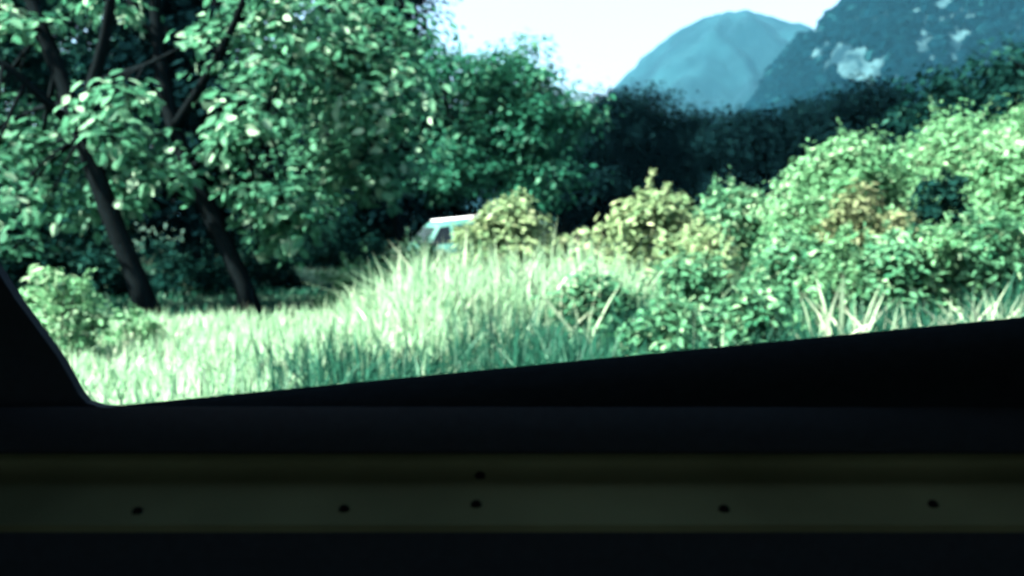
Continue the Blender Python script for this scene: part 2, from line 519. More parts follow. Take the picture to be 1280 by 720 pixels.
T0 = gpt(318, 13.6)
tr = [T0, at(300, 335, 13.6), at(265, 270, 13.7), at(232, 205, 13.8), at(205, 130, 13.9), at(196, 50, 14.0), at(190, -60, 14.2), at(186, -170, 14.4)]
limbs = [([at(215, 165, 13.85), at(262, 90, 13.4), at(300, 20, 13.1), at(330, -80, 12.9)], 0.08, 0.03),
         ([at(236, 212, 13.8), at(300, 165, 13.4), at(345, 140, 13.1)], 0.05, 0.02),
         ([at(196, 60, 14.0), at(150, -20, 14.3), at(120, -100, 14.6)], 0.06, 0.03)]
bl = region_blobs(26, [(335, 90, 70, 110), (320, 210, 42, 80), (310, 0, 70, 70), (345, 270, 35, 30)], 13.6, 0.4, 0.46)
bl += region_blobs(9, [(250, -70, 60, 50), (290, 30, 30, 50)], 14.2, 0.5, 0.40)
tree('leaning_tree', 'bare leaning dark trunk whose bright leaves hang on one side only', 'tree', tr, 0.13, limbs, bl, 'bright', 0.175, 14, single=200)

T0 = gpt(513, 16.5)
tr = [T0, at(505, 300, 16.5), at(485, 240, 16.5), at(462, 190, 16.4), at(440, 135, 16.3), at(428, 60, 16.3), at(420, -40, 16.3), at(415, -130, 16.3)]
limbs = [([at(478, 225, 16.5), at(505, 195, 16.2), at(530, 160, 16.0)], 0.05, 0.02),
         ([at(440, 135, 16.3), at(400, 95, 16.0), at(360, 60, 15.8)], 0.05, 0.02),
         ([at(430, 80, 16.3), at(465, 30, 16.0), at(490, -20, 15.9)], 0.05, 0.02)]
bl = region_blobs(52, [(430, 90, 90, 120), (400, 190, 70, 60), (470, 60, 50, 110), (390, 0, 90, 80), (470, 200, 40, 50)], 16.0, 0.9, 0.55)
tree('slender_tree', 'slender tree with a full crown of scattered light leaves left of the white van', 'tree', tr, 0.09, limbs, bl, 'bright', 0.175, 13, single=200)

# ------------------------------------------------------------------ mid tree, dark trees, understorey
T0 = gpt(650, 29.5)
tr = [T0, at(636, 290, 29.5), at(628, 220, 29.5), at(632, 150, 29.5), at(640, 90, 29.5)]
limbs = [([at(628, 220, 29.5), at(590, 180, 29.0), at(560, 140, 28.8)], 0.08, 0.03), ([at(630, 190, 29.5), at(670, 160, 29.1), at(690, 140, 29.0)], 0.07, 0.03)]
bl = region_blobs(60, [(608, 150, 78, 74), (656, 102, 44, 40), (590, 200, 60, 45), (664, 180, 40, 58), (565, 115, 45, 50)], 29.5, 1.1, 0.82)
tree('rounded_tree', 'rounded green tree standing between the white van and the dark trees', 'tree', tr, 0.16, limbs, bl, 'mid', 0.19, 21)


def simple_tree(name, label, px, top, hw, Y, bottom, mat, leaf, nb, r, dens=19, trunk_r=0.16, group=None, dY=1.3):
    T0 = gpt(px, Y)
    tr_ = [T0, at(px + 3, 0.5 * (bottom + top) + 30, Y), at(px, top + 0.25 * (bottom - top), Y), at(px, top + 0.1 * (bottom - top), Y)]
    if tr_[1][2] < T0[2] + 0.3: tr_[1][2] = T0[2] + 0.3
    h = bottom - top
    ell = [(px, top + .42 * h, hw * .9, h * .36), (px - hw * .45, top + .55 * h, hw * .5, h * .35), (px + hw * .45, top + .58 * h, hw * .5, h * .35), (px, top + .22 * h, hw * .5, h * .2), (px, top + .8 * h, hw * .9, h * .2)]
    bl_ = region_blobs(nb, ell, Y, dY, r)
    m_ = tr_[2]
    lb = [([m_, m_ + np.array([sx * 0.5, -0.3, 0.5]), m_ + np.array([sx * 1.2, -0.5, 1.0])], trunk_r * .5, trunk_r * .2) for sx in (-1, 1)]
    return tree(name, label, 'tree', tr_, trunk_r, lb, bl_, mat, leaf, dens, group, spread=0.36, far=True)


G1 = 'trees beyond the bushes, toned dark for shade'  # their darkness is shade painted into the leaf colour
simple_tree('shade_toned_tree', 'tall shade-toned tree beside the rounded green tree, below the far mountain', 785, 110, 70, 50, 300, 'dark', 0.22, 70, 1.3, group=G1)
simple_tree('shade_toned_tree', 'broad shade-toned tree below the far blue mountain peak', 868, 146, 75, 52, 300, 'dark', 0.22, 70, 1.3, group=G1)
simple_tree('shade_toned_tree', 'low shade-toned tree sloping down to the pale bushes under the mountain', 942, 152, 52, 48, 300, 'dark', 0.25, 45, 1.3, group=G1)
simple_tree('shade_toned_tree', 'shade-toned tree filling the gap under the rounded green tree', 705, 170, 50, 46, 310, 'dark', 0.25, 40, 1.2, group=G1)
simple_tree('shade_toned_tree', 'dark tree under the pale cliffs of the hill', 1015, 130, 52, 46, 290, 'dark', 0.25, 45, 1.3, group=G1)
simple_tree('shade_toned_tree', 'black green tree under the hill, above the light green bushes', 1095, 112, 60, 40, 290, 'dark', 0.23, 45, 1.2, group=G1)
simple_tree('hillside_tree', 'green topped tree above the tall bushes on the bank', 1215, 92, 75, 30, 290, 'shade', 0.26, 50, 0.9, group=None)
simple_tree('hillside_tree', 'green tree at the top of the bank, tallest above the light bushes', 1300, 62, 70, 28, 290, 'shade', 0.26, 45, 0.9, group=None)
simple_tree('shade_toned_tree', 'dark treetop rising behind the slender tree against the sky', 462, -70, 62, 32, 290, 'dark', 0.22, 70, 1.1, trunk_r=.2)
G2 = 'shaded trees behind the leafy trees'  # dark leaf colours stand in for the shade on these trees
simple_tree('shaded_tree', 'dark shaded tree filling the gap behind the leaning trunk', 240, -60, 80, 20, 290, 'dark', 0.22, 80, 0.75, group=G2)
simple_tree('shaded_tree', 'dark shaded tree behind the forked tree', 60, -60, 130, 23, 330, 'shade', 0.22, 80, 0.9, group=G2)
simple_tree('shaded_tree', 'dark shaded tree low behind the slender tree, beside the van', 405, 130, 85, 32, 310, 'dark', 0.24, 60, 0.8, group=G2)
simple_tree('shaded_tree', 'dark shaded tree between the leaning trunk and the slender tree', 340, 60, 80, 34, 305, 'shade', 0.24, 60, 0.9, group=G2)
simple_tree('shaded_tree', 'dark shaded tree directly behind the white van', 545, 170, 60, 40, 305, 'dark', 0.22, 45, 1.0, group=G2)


# ------------------------------------------------------------------ bushes and weeds
def bush(name, label, px, top, hw, Y, mat, leaf, nb, dens=15, group=None, wfrac=0.5, sub=6, up=0.7, droop=0.1, cat='bush', rk=0.30, low=0.06, spread=0.36):
    b0 = gpt(px, Y)
    tp = at(px, top, Y)
    H = max(tp[2] - b0[2], 0.25); Wm = hw / FPX * Y
    root = empty(name, b0, label, cat, group)
    r = rk * min(H, Wm * 1.2)
    P_ = []; A_ = []; N_ = []; L_ = []; V_ = []
    ctr = []
    for i in range(nb):
        th = rng.uniform(0, 2 * math.pi); ph = math.acos(rng.uniform(-0.15, 1.0)); k_ = rng.uniform(0.6, 1.0)
        c = b0 + np.array([Wm * math.sin(ph) * math.cos(th) * k_ * 0.92, Wm * 0.8 * math.sin(ph) * math.sin(th) * k_, max(low, (H - r * 0.8) * max(0.08, math.cos(ph)) * rng.uniform(0.75, 1.04) + 0.1)])
        q_ = r * rng.uniform(0.6, 1.2)
        ctr.append((c, q_))
        n_ = int(dens * q_ ** 2 / leaf ** 2) + 6
        P, A, N, L = blob_leaves(c, (q_, q_, q_ * 0.85), n_, leaf, sub, up, 0.5, droop, spread, 0.4)
        ok = P[:, 2] > gz(P[:, 0], P[:, 1]) + 0.02
        P_.append(P[ok]); A_.append(A[ok]); N_.append(N[ok]); L_.append(L[ok])
        V_.append(np.clip(rng.normal(rng.normal(0.47, 0.2), 0.22, int(ok.sum())), 0, 1))
        if i % 2 == 0 and c[2] > b0[2] + 0.35 * H:                    # a leafy shoot
            ln = r * rng.uniform(0.9, 2.0)
            dv = nrm(np.array([rng.normal() * .45 + (c[0] - b0[0]) / Wm * .4, rng.normal() * .45, 1.0]))
            m_ = int(rng.integers(16, 30)); tt = np.sort(rng.uniform(0.1, 1, m_))[:, None]
            P = c + dv * ln * tt + rnd_dir(m_) * 0.02
            A = nrm(rnd_dir(m_) * np.array([1, 1, .35]) + 0.55 * dv); N = nrm(np.cross(A, rnd_dir(m_)) + np.array([0, 0, .6]))
            P_.append(P); A_.append(A); N_.append(N); L_.append(leaf * rng.uniform(.6, 1.15, m_) * (1.1 - 0.6 * tt[:, 0]))
            V_.append(np.clip(rng.normal(0.62, 0.2, m_), 0, 1))
    for c, q_ in ctr[:: max(1, nb // 7)]:
        t = Tube(); s0 = b0 + np.array([rng.normal() * .08, rng.normal() * .08, -0.05])
        t.add(bezier(s0, 0.5 * (s0 + c) + np.array([0, 0, .15 * H]), c, 6), np.linspace(0.022, 0.006, 6), 5)
        t.build('stem', M['stem'], root)
    P = np.concatenate(P_); A = np.concatenate(A_); N = np.concatenate(N_); L = np.concatenate(L_)
    V, F_, k_ = leaf_geo(P, A, N, L, L * wfrac * rng.uniform(0.8, 1.2, len(L)))
    v_ = np.repeat(np.concatenate(V_), k_)
    o_ = mkobj('foliage', V, F_, M[mat], root, False, v_); o_['kind'] = 'stuff'
    return root


bush('feathery_shrub', 'feathery light green shrub at the grass edge below the forked tree', 62, 335, 62, 8.6, 'lime', 0.10, 34, wfrac=0.38)
bush('feathery_shrub', 'upright leafy weed before the forked trunk', 105, 322, 26, 8.9, 'green', 0.10, 18, wfrac=0.38)
bush('leafy_weed', 'low leafy weed at the foot of the forked trunk', 165, 392, 40, 9.6, 'lime', 0.09, 18, wfrac=0.38)
bush('flowering_weed', 'pale flowering weed bush beside the white van', 648, 254, 76, 12.8, 'pale', 0.10, 60, wfrac=0.6, dens=14)
bush('flowering_weed', 'small pale weed bush hiding the rear of the van', 602, 260, 42, 12.4, 'pale', 0.10, 34, wfrac=0.6)
bush('flowering_weed', 'low pale weed bush between the two larger pale bushes', 738, 282, 56, 12.6, 'pale', 0.10, 40, wfrac=0.6)
bush('flowering_weed', 'pale yellow green weed bush under the dark trees', 818, 232, 72, 12.2, 'pale', 0.11, 60, wfrac=0.6)
bush('leafy_bush', 'mid green bush with upright shoots under the dark trees', 912, 226, 66, 13.4, 'green', 0.12, 70, wfrac=0.4)
bush('leafy_bush', 'pale green bush behind the upright shoots on the bank', 962, 250, 50, 14.2, 'lime', 0.10, 40)
bush('tall_bush', 'tall light green bush on the bank below the dark tree', 1052, 168, 88, 12.4, 'lime', 0.085, 90)
bush('browning_bush', 'browning bush on the bank before the tall light bushes', 1085, 232, 62, 11.0, 'brown', 0.10, 50)
bush('tall_bush', 'tall yellow green bush on the bank below the hillside trees', 1200, 138, 100, 13.6, 'lime', 0.085, 100)
bush('tall_bush', 'tallest light green bush at the high end of the bank', 1292, 118, 90, 12.4, 'lime', 0.085, 80)
bush('leafy_bush', 'deep green bush at the foot of the upright shoots', 868, 318, 66, 10.2, 'green', 0.095, 50)
bush('leafy_bush', 'green bush on the verge below the tall light bush', 990, 300, 72, 9.8, 'green', 0.095, 60)
bush('leafy_bush', 'green bush on the verge below the browning bush', 1115, 296, 76, 9.2, 'green', 0.095, 60)
bush('leafy_bush', 'green bush on the verge below the hollow in the tall bushes', 1240, 270, 80, 9.4, 'green', 0.095, 60)
bush('leafy_bush', 'light green bush between the upright shoots and the browning bush', 1010, 238, 60, 11.6, 'lime', 0.085, 56, wfrac=0.42)
bush('leafy_bush', 'light green bush squeezed between two green verge bushes below the browning bush', 1055, 300, 50, 9.0, 'lime', 0.085, 40, wfrac=0.42)
bush('leafy_bush', 'light green bush on the verge below the dark hollow', 1180, 285, 50, 9.0, 'lime', 0.085, 40, wfrac=0.42)
bush('flowering_weed', 'pale weed bush in front of the upright shoots', 880, 275, 46, 11.2, 'pale', 0.09, 40, wfrac=0.5)
bush('hollow_shade_bush', 'bush coloured dark as shade in the hollow between the tall bushes', 1178, 205, 46, 11.4, 'shade', 0.10, 40)  # dark leaf colour stands in for the shade of the hollow
bush('low_herb', 'low deep green herb patch in front of the pale weeds', 735, 350, 70, 9.6, 'green', 0.10, 36, cat='herb')
bush('low_herb', 'low dark herb patch under the deep green bush', 830, 372, 60, 8.0, 'green', 0.09, 36, cat='herb')
bush('low_herb', 'low dark herb patch on the verge beside the reeds', 935, 366, 60, 7.6, 'green', 0.09, 36, cat='herb')
bush('low_herb', 'low green herb patch below the nose of the white van', 522, 298, 48, 14.5, 'lime', 0.11, 34, cat='herb')
bush('low_herb', 'low green herb patch behind the sunlit grass beneath the slender tree', 455, 318, 60, 14.0, 'lime', 0.11, 30, cat='herb')


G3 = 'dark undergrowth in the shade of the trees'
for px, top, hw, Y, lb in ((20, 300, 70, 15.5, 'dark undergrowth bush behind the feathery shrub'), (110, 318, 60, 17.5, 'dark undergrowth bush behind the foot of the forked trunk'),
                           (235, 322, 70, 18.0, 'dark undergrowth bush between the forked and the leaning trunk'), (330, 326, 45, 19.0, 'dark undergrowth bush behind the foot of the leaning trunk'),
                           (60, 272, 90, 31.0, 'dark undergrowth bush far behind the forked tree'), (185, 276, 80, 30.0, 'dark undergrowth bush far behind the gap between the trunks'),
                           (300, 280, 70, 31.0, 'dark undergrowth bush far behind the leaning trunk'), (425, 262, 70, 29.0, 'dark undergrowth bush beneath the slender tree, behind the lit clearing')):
    bush('undergrowth_bush', lb, px, top, hw, Y, 'shade', 0.15, 44, group=G3)  # the shady zone's darkness is put into the leaf colour

# ------------------------------------------------------------------ grass
def blades(P, H, lean, az, wd):
    """three-piece bent blades"""
    n_ = len(P)
    dirh = np.stack([np.cos(az), np.sin(az), np.zeros(n_)], -1)
    face = rng.uniform(0, 2 * math.pi, n_)
    side = np.stack([np.cos(face), np.sin(face), np.zeros(n_)], -1)
    upv = np.array([0, 0, 1.0])
    lv = []
    for t, wk in ((0, .7), (.4, 1.0), (.75, .7)):
        c = P + upv * (H * t * (1 - 0.25 * lean * t))[:, None] + dirh * (H * lean * t * t)[:, None]
        lv.append(c - side * (wd * wk / 2)[:, None]); lv.append(c + side * (wd * wk / 2)[:, None])
    tip = P + upv * (H * (1 - 0.25 * lean))[:, None] + dirh * (H * lean)[:, None]
    lv.append(tip)
    V = np.stack(lv, 1).reshape(-1, 3)
    b_ = np.arange(n_)[:, None] * 7
    Q = np.concatenate([b_ + np.array([0, 1, 3, 2]), b_ + np.array([2, 3, 5, 4]), b_ + np.array([4, 5, 6, 6])], 0)
    return V, Q


def grass(name, label, n_, xr, yr, hfun, mat, w, mask, lean=0.45):
    x = rng.uniform(xr[0], xr[1], n_); y = rng.uniform(yr[0], yr[1], n_)
    # tussocks: pull the roots towards scattered centres
    m = n_ // 14
    cx_ = rng.uniform(xr[0], xr[1], m); cy_ = rng.uniform(yr[0], yr[1], m)
    w_ = rng.integers(0, m, n_); use = rng.uniform(size=n_) < 0.7
    x = np.where(use, cx_[w_] + rng.normal(size=n_) * 0.09, x); y = np.where(use, cy_[w_] + rng.normal(size=n_) * 0.09, y)
    th = rng.uniform(0.75, 1.2, m)[w_]
    keep_ = mask(x, y)
    x, y, th = x[keep_], y[keep_], th[keep_]
    k_ = len(x)
    H = hfun(x, y) * rng.uniform(0.35, 1.3, k_) * th
    P = np.stack([x, y, gz(x, y) - 0.01], -1)
    V, Q = blades(P, H, np.abs(rng.normal(0, lean, k_)), rng.uniform(0, 2 * math.pi, k_), w * rng.uniform(0.6, 1.4, k_))
    tri = Q[2 * k_:, :3]; quad = Q[:2 * k_]
    me = bpy.data.meshes.new(name)
    nl = quad.size + tri.size
    me.vertices.add(len(V)); me.vertices.foreach_set('co', V.astype(np.float32).ravel())
    me.loops.add(nl); me.loops.foreach_set('vertex_index', np.concatenate([quad.ravel(), tri.ravel()]).astype(np.int32))
    me.polygons.add(len(quad) + len(tri))
    ls = np.concatenate([np.arange(len(quad)) * 4, quad.size + np.arange(len(tri)) * 3]).astype(np.int32)
    me.polygons.foreach_set('loop_start', ls)
    me.polygons.foreach_set('loop_total', np.concatenate([np.full(len(quad), 4), np.full(len(tri), 3)]).astype(np.int32))
    me.update(calc_edges=True)
    a = me.attributes.new('v', 'FLOAT', 'POINT')
    a.data.foreach_set('value', np.repeat(np.clip(rng.normal(.5, .25, k_), 0, 1), 7).astype(np.float32))
    me.materials.append(M[mat])
    o_ = bpy.data.objects.new(name, me); COL.objects.link(o_)
    tag(o_, label, 'grass', kind='stuff')
    return o_


def h_bright(x, y):
    patch = 0.78 + 0.42 * (0.5 + 0.5 * np.sin(x * 2.1 + 1.3 * np.sin(y * 1.7)) * np.sin(y * 2.6 + x))
    return patch * (0.27 + 0.55 * sstep(-2.3, -0.7, x) * sstep(7.5, 10.5, y) * (1 - 0.45 * sstep(0.6, 2.0, x)))


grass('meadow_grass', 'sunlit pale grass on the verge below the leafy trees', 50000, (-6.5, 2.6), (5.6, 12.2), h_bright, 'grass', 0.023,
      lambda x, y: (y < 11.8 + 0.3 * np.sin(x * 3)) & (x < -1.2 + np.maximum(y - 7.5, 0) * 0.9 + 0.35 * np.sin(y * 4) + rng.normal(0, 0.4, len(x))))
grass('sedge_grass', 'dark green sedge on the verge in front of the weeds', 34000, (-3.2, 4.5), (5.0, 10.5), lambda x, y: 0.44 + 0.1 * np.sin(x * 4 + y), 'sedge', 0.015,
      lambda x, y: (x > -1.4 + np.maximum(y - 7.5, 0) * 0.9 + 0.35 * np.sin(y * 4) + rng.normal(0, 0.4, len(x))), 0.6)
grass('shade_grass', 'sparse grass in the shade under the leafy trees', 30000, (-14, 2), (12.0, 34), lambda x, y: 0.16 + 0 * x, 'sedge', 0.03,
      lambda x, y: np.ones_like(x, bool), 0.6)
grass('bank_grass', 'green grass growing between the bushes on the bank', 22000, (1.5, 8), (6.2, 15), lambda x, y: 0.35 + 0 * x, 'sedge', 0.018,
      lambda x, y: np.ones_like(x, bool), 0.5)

grass('dry_stalks', 'thin dry stalks standing up through the sunlit grass', 2600, (-4.0, 2.2), (7.0, 11.8), lambda x, y: 1.08 * h_bright(x, y) + 0.03, 'reed', 0.014,
      lambda x, y: x < -0.8 + np.maximum(y - 7.5, 0) * 0.9, 0.14)
grass('clearing_grass', 'sunlit grass of the clearing behind the trunks beside the van', 9000, (-7.2, -3.2), (21.5, 27.5), lambda x, y: 0.38 + 0 * x, 'grass', 0.035,
      lambda x, y: np.ones_like(x, bool), 0.5)

# broad pale reed clumps, each blade a part
REED = []
for _ in range(5):
    me = bpy.data.meshes.new('blade')
    V, Q = blades(np.zeros((1, 3)), np.array([1.0]), np.array([0.05 + 0.13 * _]), np.array([0.0]), np.array([0.030 + 0.006 * _]))
    me.from_pydata([tuple(p) for p in V], [], [tuple(int(i) for i in Q[0]), tuple(int(i) for i in Q[1]), tuple(int(i) for i in Q[2][:3])])
    a = me.attributes.new('v', 'FLOAT', 'POINT'); a.data.foreach_set('value', np.full(7, 0.3 + 0.15 * _, np.float32))
    me.materials.append(M['reed']); REED.append(me)


def reed(px, Y, n_, h, label, group, tilt=0.2):
    b0 = gpt(px, Y)
    root = empty('reed_clump', b0, label, 'reed', group)
    for i in range(int(n_ * 1.7)):
        lo = bpy.data.objects.new('blade', REED[int(rng.integers(0, 5))]); COL.objects.link(lo); lo.parent = root
        lo.location = (float(rng.normal() * 0.11), float(rng.normal() * 0.11), -0.02)
        lo.rotation_euler = (float(rng.normal() * tilt), float(rng.normal() * tilt), float(rng.uniform(0, 6.28)))
        s_ = h * float(rng.uniform(0.6, 1.25))
        lo.scale = (s_, s_, s_)


GA = 'pale reeds rising from the sunlit grass'
LA = 'pale broad bladed reed clump rising from the sunlit grass before the pale weeds'
for px, Y, n_, h in ((528, 10.6, 7, .95), (548, 10.8, 9, 1.1), (575, 10.4, 7, .9), (610, 10.6, 8, .9), (640, 10.2, 8, 1.0), (668, 10.0, 7, .95), (700, 9.8, 6, .85),
                     (715, 9.0, 5, .7), (480, 10.8, 7, .75), (440, 10.6, 7, .65), (410, 10.6, 6, .6)):
    reed(px, Y, n_, h, LA, GA, 0.13)
reed(325, 10.4, 1, .75, 'single tall pale reed blade in front of the leaning trunk', None, 0.04)
GB = 'pale reeds along the verge under the bank'
LB = 'pale reed clump on the verge in front of the bank bushes'
for px, Y, n_, h in ((1050, 8.0, 14, .76), (1078, 7.9, 10, .68), (1140, 7.8, 8, .58), (1185, 7.8, 9, .58), (1212, 7.8, 12, .60), (1246, 7.8, 15, .64), (1272, 7.8, 15, .66), (905, 7.4, 9, .68)):
    reed(px, Y, n_, h, LB, GB, 0.18)
GC = 'bent reeds in the dark sedge'
LC = 'bent pale reed blades lying over the dark sedge below the weeds'
for px, Y, n_, h in ((600, 6.4, 5, .4), (520, 6.3, 6, .42), (770, 8.6, 6, .5), (800, 8.4, 6, .5), (650, 7.0, 4, .45)):
    reed(px, Y, n_, h, LC, GC, 0.7)


# ------------------------------------------------------------------ mesh helpers for vehicles
def bm_obj(name, bm, mat, parent, smooth=False, mw=None):
    if mw is not None: bm.transform(mw)
    bmesh.ops.recalc_face_normals(bm, faces=bm.faces)
    me = bpy.data.meshes.new(name); bm.to_mesh(me); bm.free()
    if smooth: me.polygons.foreach_set('use_smooth', np.ones(len(me.polygons), bool))
    me.materials.append(mat)
    o_ = bpy.data.objects.new(name, me); COL.objects.link(o_); o_.parent = parent
    return o_


def prism(poly, axis, a, b, bev=0.0):
    """closed polygon of 2D points extruded along axis 'x' (points are y,z) or 'y' (points are x,z)"""
    bm = bmesh.new()
    mk = (lambda p, t: (t, p[0], p[1])) if axis == 'x' else (lambda p, t: (p[0], t, p[1]))
    A_ = [bm.verts.new(mk(p, a)) for p in poly]; B_ = [bm.verts.new(mk(p, b)) for p in poly]
    bm.faces.new(A_); bm.faces.new(B_[::-1])
    for i in range(len(poly)):
        j = (i + 1) % len(poly)
        bm.faces.new((A_[i], B_[i], B_[j], A_[j]))
    if bev:
        bmesh.ops.bevel(bm, geom=list(bm.edges), offset=bev, segments=2, affect='EDGES')
    return bm


def box(x0, x1, y0, y1, z0, z1, bev=0.0):
    return prism([(y0, z0), (y1, z0), (y1, z1), (y0, z1)], 'x', x0, x1, bev)


def disc(rad, thick, cx_, cy_, cz_, seg=28, hole=0.0):
    bm = bmesh.new()
    prof = [(rad * .93, thick / 2), (rad, thick * .3), (rad, -thick * .3), (rad * .93, -thick / 2)]
    prof = [(hole, thick / 2)] + prof + [(hole, -thick / 2)] if hole else [(0.001, thick / 2)] + prof + [(0.001, -thick / 2)]
    rings = []
    for i in range(seg):
        t = 2 * math.pi * i / seg
        rings.append([bm.verts.new((cx_ + r_ * math.cos(t), cy_ + h_, cz_ + r_ * math.sin(t))) for r_, h_ in prof])
    m_ = len(prof)
    for i in range(seg):
        for j in range(m_):
            a_, b_ = rings[i], rings[(i + 1) % seg]
            bm.faces.new((a_[j], b_[j], b_[(j + 1) % m_], a_[(j + 1) % m_]))
    return bm


def wheel(parent, x, y, z, r_, w_, mw=None):
    t = bm_obj('wheel', disc(r_, w_, x, y, z, hole=r_ * .62), M['rubber'], parent, True, mw)
    bm_obj('rim', disc(r_ * .62, w_ * .8, x, y, z, 20), M['alloy'], t, True, mw)


# ------------------------------------------------------------------ white van behind the weeds
vb = np.array([VAN[0] + 0.28, VAN[1], 0.0]); vb[2] = float(gz(vb[0], vb[1]))
van = empty('van', vb, 'small van with white roof and teal body half hidden behind the pale weeds', 'van')
van.rotation_euler = (0, -math.atan(0.10), R(24))
van.scale = (0.86, 0.86, 0.86)
# side profile, nose towards -X (points x, z)
prof = [(-1.75, 0.35), (-1.80, 0.62), (-1.74, 0.84), (-1.62, 0.93), (-1.18, 1.04), (-0.66, 1.62), (-0.50, 1.72), (-0.2, 1.77), (1.45, 1.77), (1.62, 1.72), (1.72, 1.50), (1.78, 1.0), (1.80, 0.5), (1.76, 0.33)]
bm = prism(prof, 'y', -0.76, 0.76)
for v_ in bm.verts:                                  # tumblehome: the cabin narrows towards the roof
    if v_.co.z > 0.95:
        v_.co.y *= 1 - 0.13 * (v_.co.z - 0.95) / 0.82
bmesh.ops.bevel(bm, geom=[e for e in bm.edges if abs(e.verts[0].co.y - e.verts[1].co.y) < 0.05], offset=0.06, segments=3, affect='EDGES')
body = bm_obj('body', bm, M['van_body'], van, True)
bm_obj('roof', box(-0.45, 1.5, -0.60, 0.60, 1.765, 1.80, 0.015), M['van_paint'], van)


def side_win(x0, x1, x2, x3, z0, z1, sy):
    f = lambda z: 0.762 * (1 - 0.13 * max(0, z - 0.95) / 0.82) + 0.004
    bm_ = bmesh.new()
    q_ = [bm_.verts.new((x, sy * f(z), z)) for x, z in ((x0, z0), (x1, z0), (x2, z1), (x3, z1))]
    bm_.faces.new(q_)
    r_ = bmesh.ops.extrude_face_region(bm_, geom=list(bm_.faces))
    bmesh.ops.translate(bm_, verts=[g for g in r_['geom'] if isinstance(g, bmesh.types.BMVert)], vec=(0, sy * 0.008, 0))
    return bm_


for sy in (-1, 1):
    bm_obj('side_window', side_win(-1.00, -0.28, -0.28, -0.60, 1.06, 1.60, sy), M['van_glass'], van)
    bm_obj('side_window', side_win(-0.16, 0.66, 0.66, -0.16, 1.06, 1.60, sy), M['van_glass'], van)
    bm_obj('side_window', side_win(0.78, 1.60, 1.56, 0.78, 1.06, 1.60, sy), M['van_glass'], van)
    bm_obj('door_handle', box(-0.42, -0.28, sy * .785 - .01, sy * .785 + .01, 0.90, 0.93), M['van_trim'], van)
    bm_obj('mirror', box(-0.98, -0.84, sy * .86 - .07, sy * .86 + .07, 1.05, 1.20, 0.02), M['van_trim'], van)
    bm_obj('headlight', box(-1.81, -1.66, sy * .56 - .14, sy * .56 + .14, 0.70, 0.86, 0.03), M['lamp'], van)
    bm_obj('tail_light', box(1.74, 1.815, sy * .66 - .06, sy * .66 + .06, 0.75, 1.15, 0.02), M['red_lamp'], van)
    for wx in (-1.12, 1.12):
        wheel(van, wx, sy * 0.70, 0.29, 0.29, 0.17)
bm = bmesh.new()
q_ = [bm.verts.new(p) for p in ((-1.125, -0.62, 1.115), (-1.125, 0.62, 1.115), (-0.70, 0.56, 1.585), (-0.70, -0.56, 1.585))]
bm.faces.new(q_); r_ = bmesh.ops.extrude_face_region(bm, geom=list(bm.faces))
bmesh.ops.translate(bm, verts=[g for g in r_['geom'] if isinstance(g, bmesh.types.BMVert)], vec=(-0.02, 0, 0.02))
bm_obj('windscreen', bm, M['van_glass'], van)
bm_obj('rear_window', box(1.70, 1.765, -0.52, 0.52, 1.12, 1.52, 0.01), M['van_glass'], van)
bm_obj('front_bumper', box(-1.87, -1.70, -0.74, 0.74, 0.33, 0.56, 0.04), M['van_trim'], van)
bm_obj('rear_bumper', box(1.72, 1.86, -0.74, 0.74, 0.33, 0.55, 0.04), M['van_trim'], van)

# ------------------------------------------------------------------ the car we look out of
car = empty('car', (0.2, -0.15, 0), 'dark car with a black window sill and an olive trim strip with screws', 'car')
CB = Matrix.Translation((-0.2, 0.15, 0))
X0, X1 = -1.25, 1.35
YS = 0.60
pl_, pr_ = at(105, 512, YS), at(1280, 397, YS)
slope = (pr_[2] - pl_[2]) / (pr_[0] - pl_[0])


def zs(x): return max(pl_[2] + slope * (x - pl_[0]), pl_[2] - 0.012)


# padded sill, sweeping up towards the rear
prof = [(0.665, -0.10), (0.665, -0.030), (0.650, -0.016), (0.625, -0.004), (0.603, 0.0), (0.588, -0.002), (0.574, -0.010), (0.564, -0.024), (0.560, -0.10)]
st = np.linspace(X0, X1, 60)
V = [(x, y, zs(x) + dz) for x in st for y, dz in prof]
m_ = len(prof)
F_ = [(i * m_ + j, i * m_ + (j + 1) % m_, (i + 1) * m_ + (j + 1) % m_, (i + 1) * m_ + j) for i in range(len(st) - 1) for j in range(m_)]
F_ += [tuple(range(m_)), tuple(reversed([(len(st) - 1) * m_ + j for j in range(m_)]))]
mkobj('window_sill', V, F_, M['sill_rubber'], car, True)

# olive strip: leans in towards the cabin as it goes down
a_ = at(640, 566, 0.548); b_ = at(640, 656, 0.500)
zt, zb = a_[2], b_[2]
def strip_yz(t):
    return 0.546 + 0.008 * math.sin(math.pi * min(t / 0.75, 1.0)) - 0.046 * t ** 2.2, zt + (zb - zt) * t


prof = [(0.559, zt - 0.0005)] + [strip_yz(t) for t in np.linspace(0.01, 1, 44)] + [(0.500, zb - 0.004), (0.559, zb - 0.004)]
bm = prism(prof, 'x', X0, X1)
bm_obj('trim_strip', bm, M['olive_trim'], car, False, CB)


def strip_pt(px, py):
    best = None
    for t in np.linspace(0.02, 1, 300):
        y, z = strip_yz(t)
        p = at(px, py, y)
        if best is None or abs(p[2] - z) < best[0]: best = (abs(p[2] - z), p)
    return best[1]


for px, py in ((172, 640), (430, 637), (595, 631), (600, 595), (905, 637), (1166, 631)):
    p = strip_pt(px, py)
    bm = bmesh.new()
    bmesh.ops.create_uvsphere(bm, u_segments=12, v_segments=8, radius=0.0030)
    bmesh.ops.scale(bm, verts=bm.verts, vec=(1, 1, 0.5))
    bm.transform(Matrix.Rotation(R(50), 4, 'X'))
    bm.transform(Matrix.Translation((float(p[0]), float(p[1]) - 0.0004, float(p[2]))))
    bm_obj('screw', bm, M['screw'], car, True, CB)

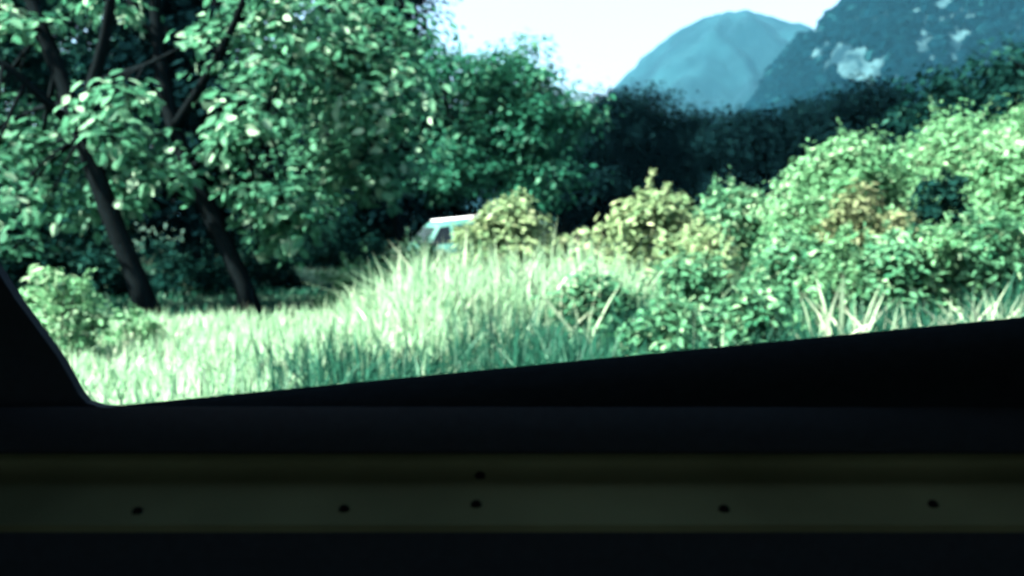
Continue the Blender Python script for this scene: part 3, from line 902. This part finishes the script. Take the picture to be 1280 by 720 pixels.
prof = [(0.559, zt), (0.5465, zt), (0.545, zt + 0.0015), (0.545, zt + 0.004), (0.5585, zt + 0.024), (0.559, zt + 0.024)]
bm_obj('shading_bead', prism(prof, 'x', X0, X1), M['black_trim'], car, True, CB)  # bead added to shade the top of the olive strip

# lower door panel tucked under the strip, with an arm rest further down
prof = [(0.50, 1.185), (0.508, zb - 0.005), (0.60, zb - 0.005), (0.66, 1.10), (0.66, 0.36), (0.57, 0.36), (0.555, 0.60), (0.545, 0.80), (0.47, 0.84), (0.46, 0.90), (0.53, 0.93), (0.515, 1.05)]
prof[0] = (0.506, zb - 0.020)
bm_obj('door_panel', prism(prof, 'x', X0, X1), M['black_trim'], car, False, CB)

# window pillar: closes the opening towards the front, raked, with a rounded corner
e0 = at(105, 512, YS); e1 = at(0, 345, YS)
dx, dz = e1[0] - e0[0], e1[2] - e0[2]
k_ = (1.64 - e0[2]) / dz
corner = [at(190, 509, YS), at(150, 509.5, YS), at(126, 508, YS), at(110, 503, YS), at(100, 492, YS), at(88, 470, YS), at(74, 446, YS), at(58, 424, YS), at(42, 402, YS), at(20, 372, YS)]
poly = [(X0, 1.06), (-0.15, 1.06)] + [(float(c[0]), float(c[2])) for c in corner] + [(float(e0[0] + dx * k_), 1.64), (X0, 1.64)]
bm_obj('window_pillar', prism(poly, 'y', 0.598, 0.607), M['black_trim'], car, False, CB)
bm_obj('rear_pillar', prism([(0.80, 1.10), (1.34, 1.10), (1.34, 1.64), (0.86, 1.64)], 'y', 0.585, 0.625), M['black_trim'], car, False, CB)
bm_obj('window_header', box(X0, X1, 0.575, 0.64, 1.62, 1.72, 0.01), M['black_trim'], car, False, CB)

# shell: roof, floor, bulkheads, far side
roofp = [(-0.98, 1.62), (-0.92, 1.72), (-0.75, 1.77), (-0.2, 1.80), (0.4, 1.775), (0.60, 1.73), (0.66, 1.63), (0.645, 1.62), (0.58, 1.70), (0.38, 1.745), (-0.2, 1.77), (-0.74, 1.74), (-0.90, 1.69), (-0.95, 1.62)]
bm_obj('roof', prism(roofp, 'x', X0 - .02, X1 + .02), M['lining'], car, True, CB)
bm_obj('floor', box(X0, X1, -0.94, 0.62, 0.28, 0.35), M['black_trim'], car, False, CB)
bm_obj('front_bulkhead', box(X0 - .06, X0 - .002, -0.96, 0.66, 0.30, 1.74), M['black_trim'], car, False, CB)
bm_obj('rear_bulkhead', box(X1 + .002, X1 + .06, -0.96, 0.66, 0.30, 1.74), M['black_trim'], car, False, CB)
bm_obj('door_panel', prism([(-0.98, 0.30), (-0.90, 0.30), (-0.88, 1.15), (-0.98, 1.15)], 'x', X0, X1), M['black_trim'], car, False, CB)
bm_obj('outer_door_skin', prism([(0.668, 0.32), (0.72, 0.45), (0.74, 0.8), (0.72, 1.04), (0.668, 1.12)], 'x', X0, X1), M['car_paint'], car, True, CB)
bm_obj('seat', box(-0.1, 0.5, -0.75, 0.35, 0.36, 0.60, 0.05), M['lining'], car, True, CB)
bm_obj('seat_back', prism([(0.42, 0.58), (0.60, 0.58), (0.85, 1.28), (0.72, 1.28)], 'y', -0.75, 0.35, 0.03), M['lining'], car, True, CB)
for sy in (-0.86, 0.58):
    for sx in (-1.0, 1.15):
        wheel(car, sx - 0.2, sy + 0.15, 0.31, 0.31, 0.2)

# ------------------------------------------------------------------ air
bm = bmesh.new()
bmesh.ops.create_cube(bm, size=1)
bm.transform(Matrix.Translation((0, 1950, 348)) @ Matrix.Diagonal((6900, 4500, 700, 1)))
me = bpy.data.meshes.new('haze'); bm.to_mesh(me); bm.free()
hz = bpy.data.objects.new('haze', me); COL.objects.link(hz)
m, t, b = new_mat('haze_air')
t.nodes.remove(b)
pv = t.nodes.new('ShaderNodeVolumePrincipled')
pv.inputs['Color'].default_value = (0.14, 0.58, 0.86, 1)
pv.inputs['Density'].default_value = 0.000055
pv.inputs['Anisotropy'].default_value = 0.2
t.links.new(pv.outputs[0], t.nodes['Material Output'].inputs['Volume'])
me.materials.append(m)
tag(hz, 'thin blue haze filling the air', 'haze', kind='stuff')
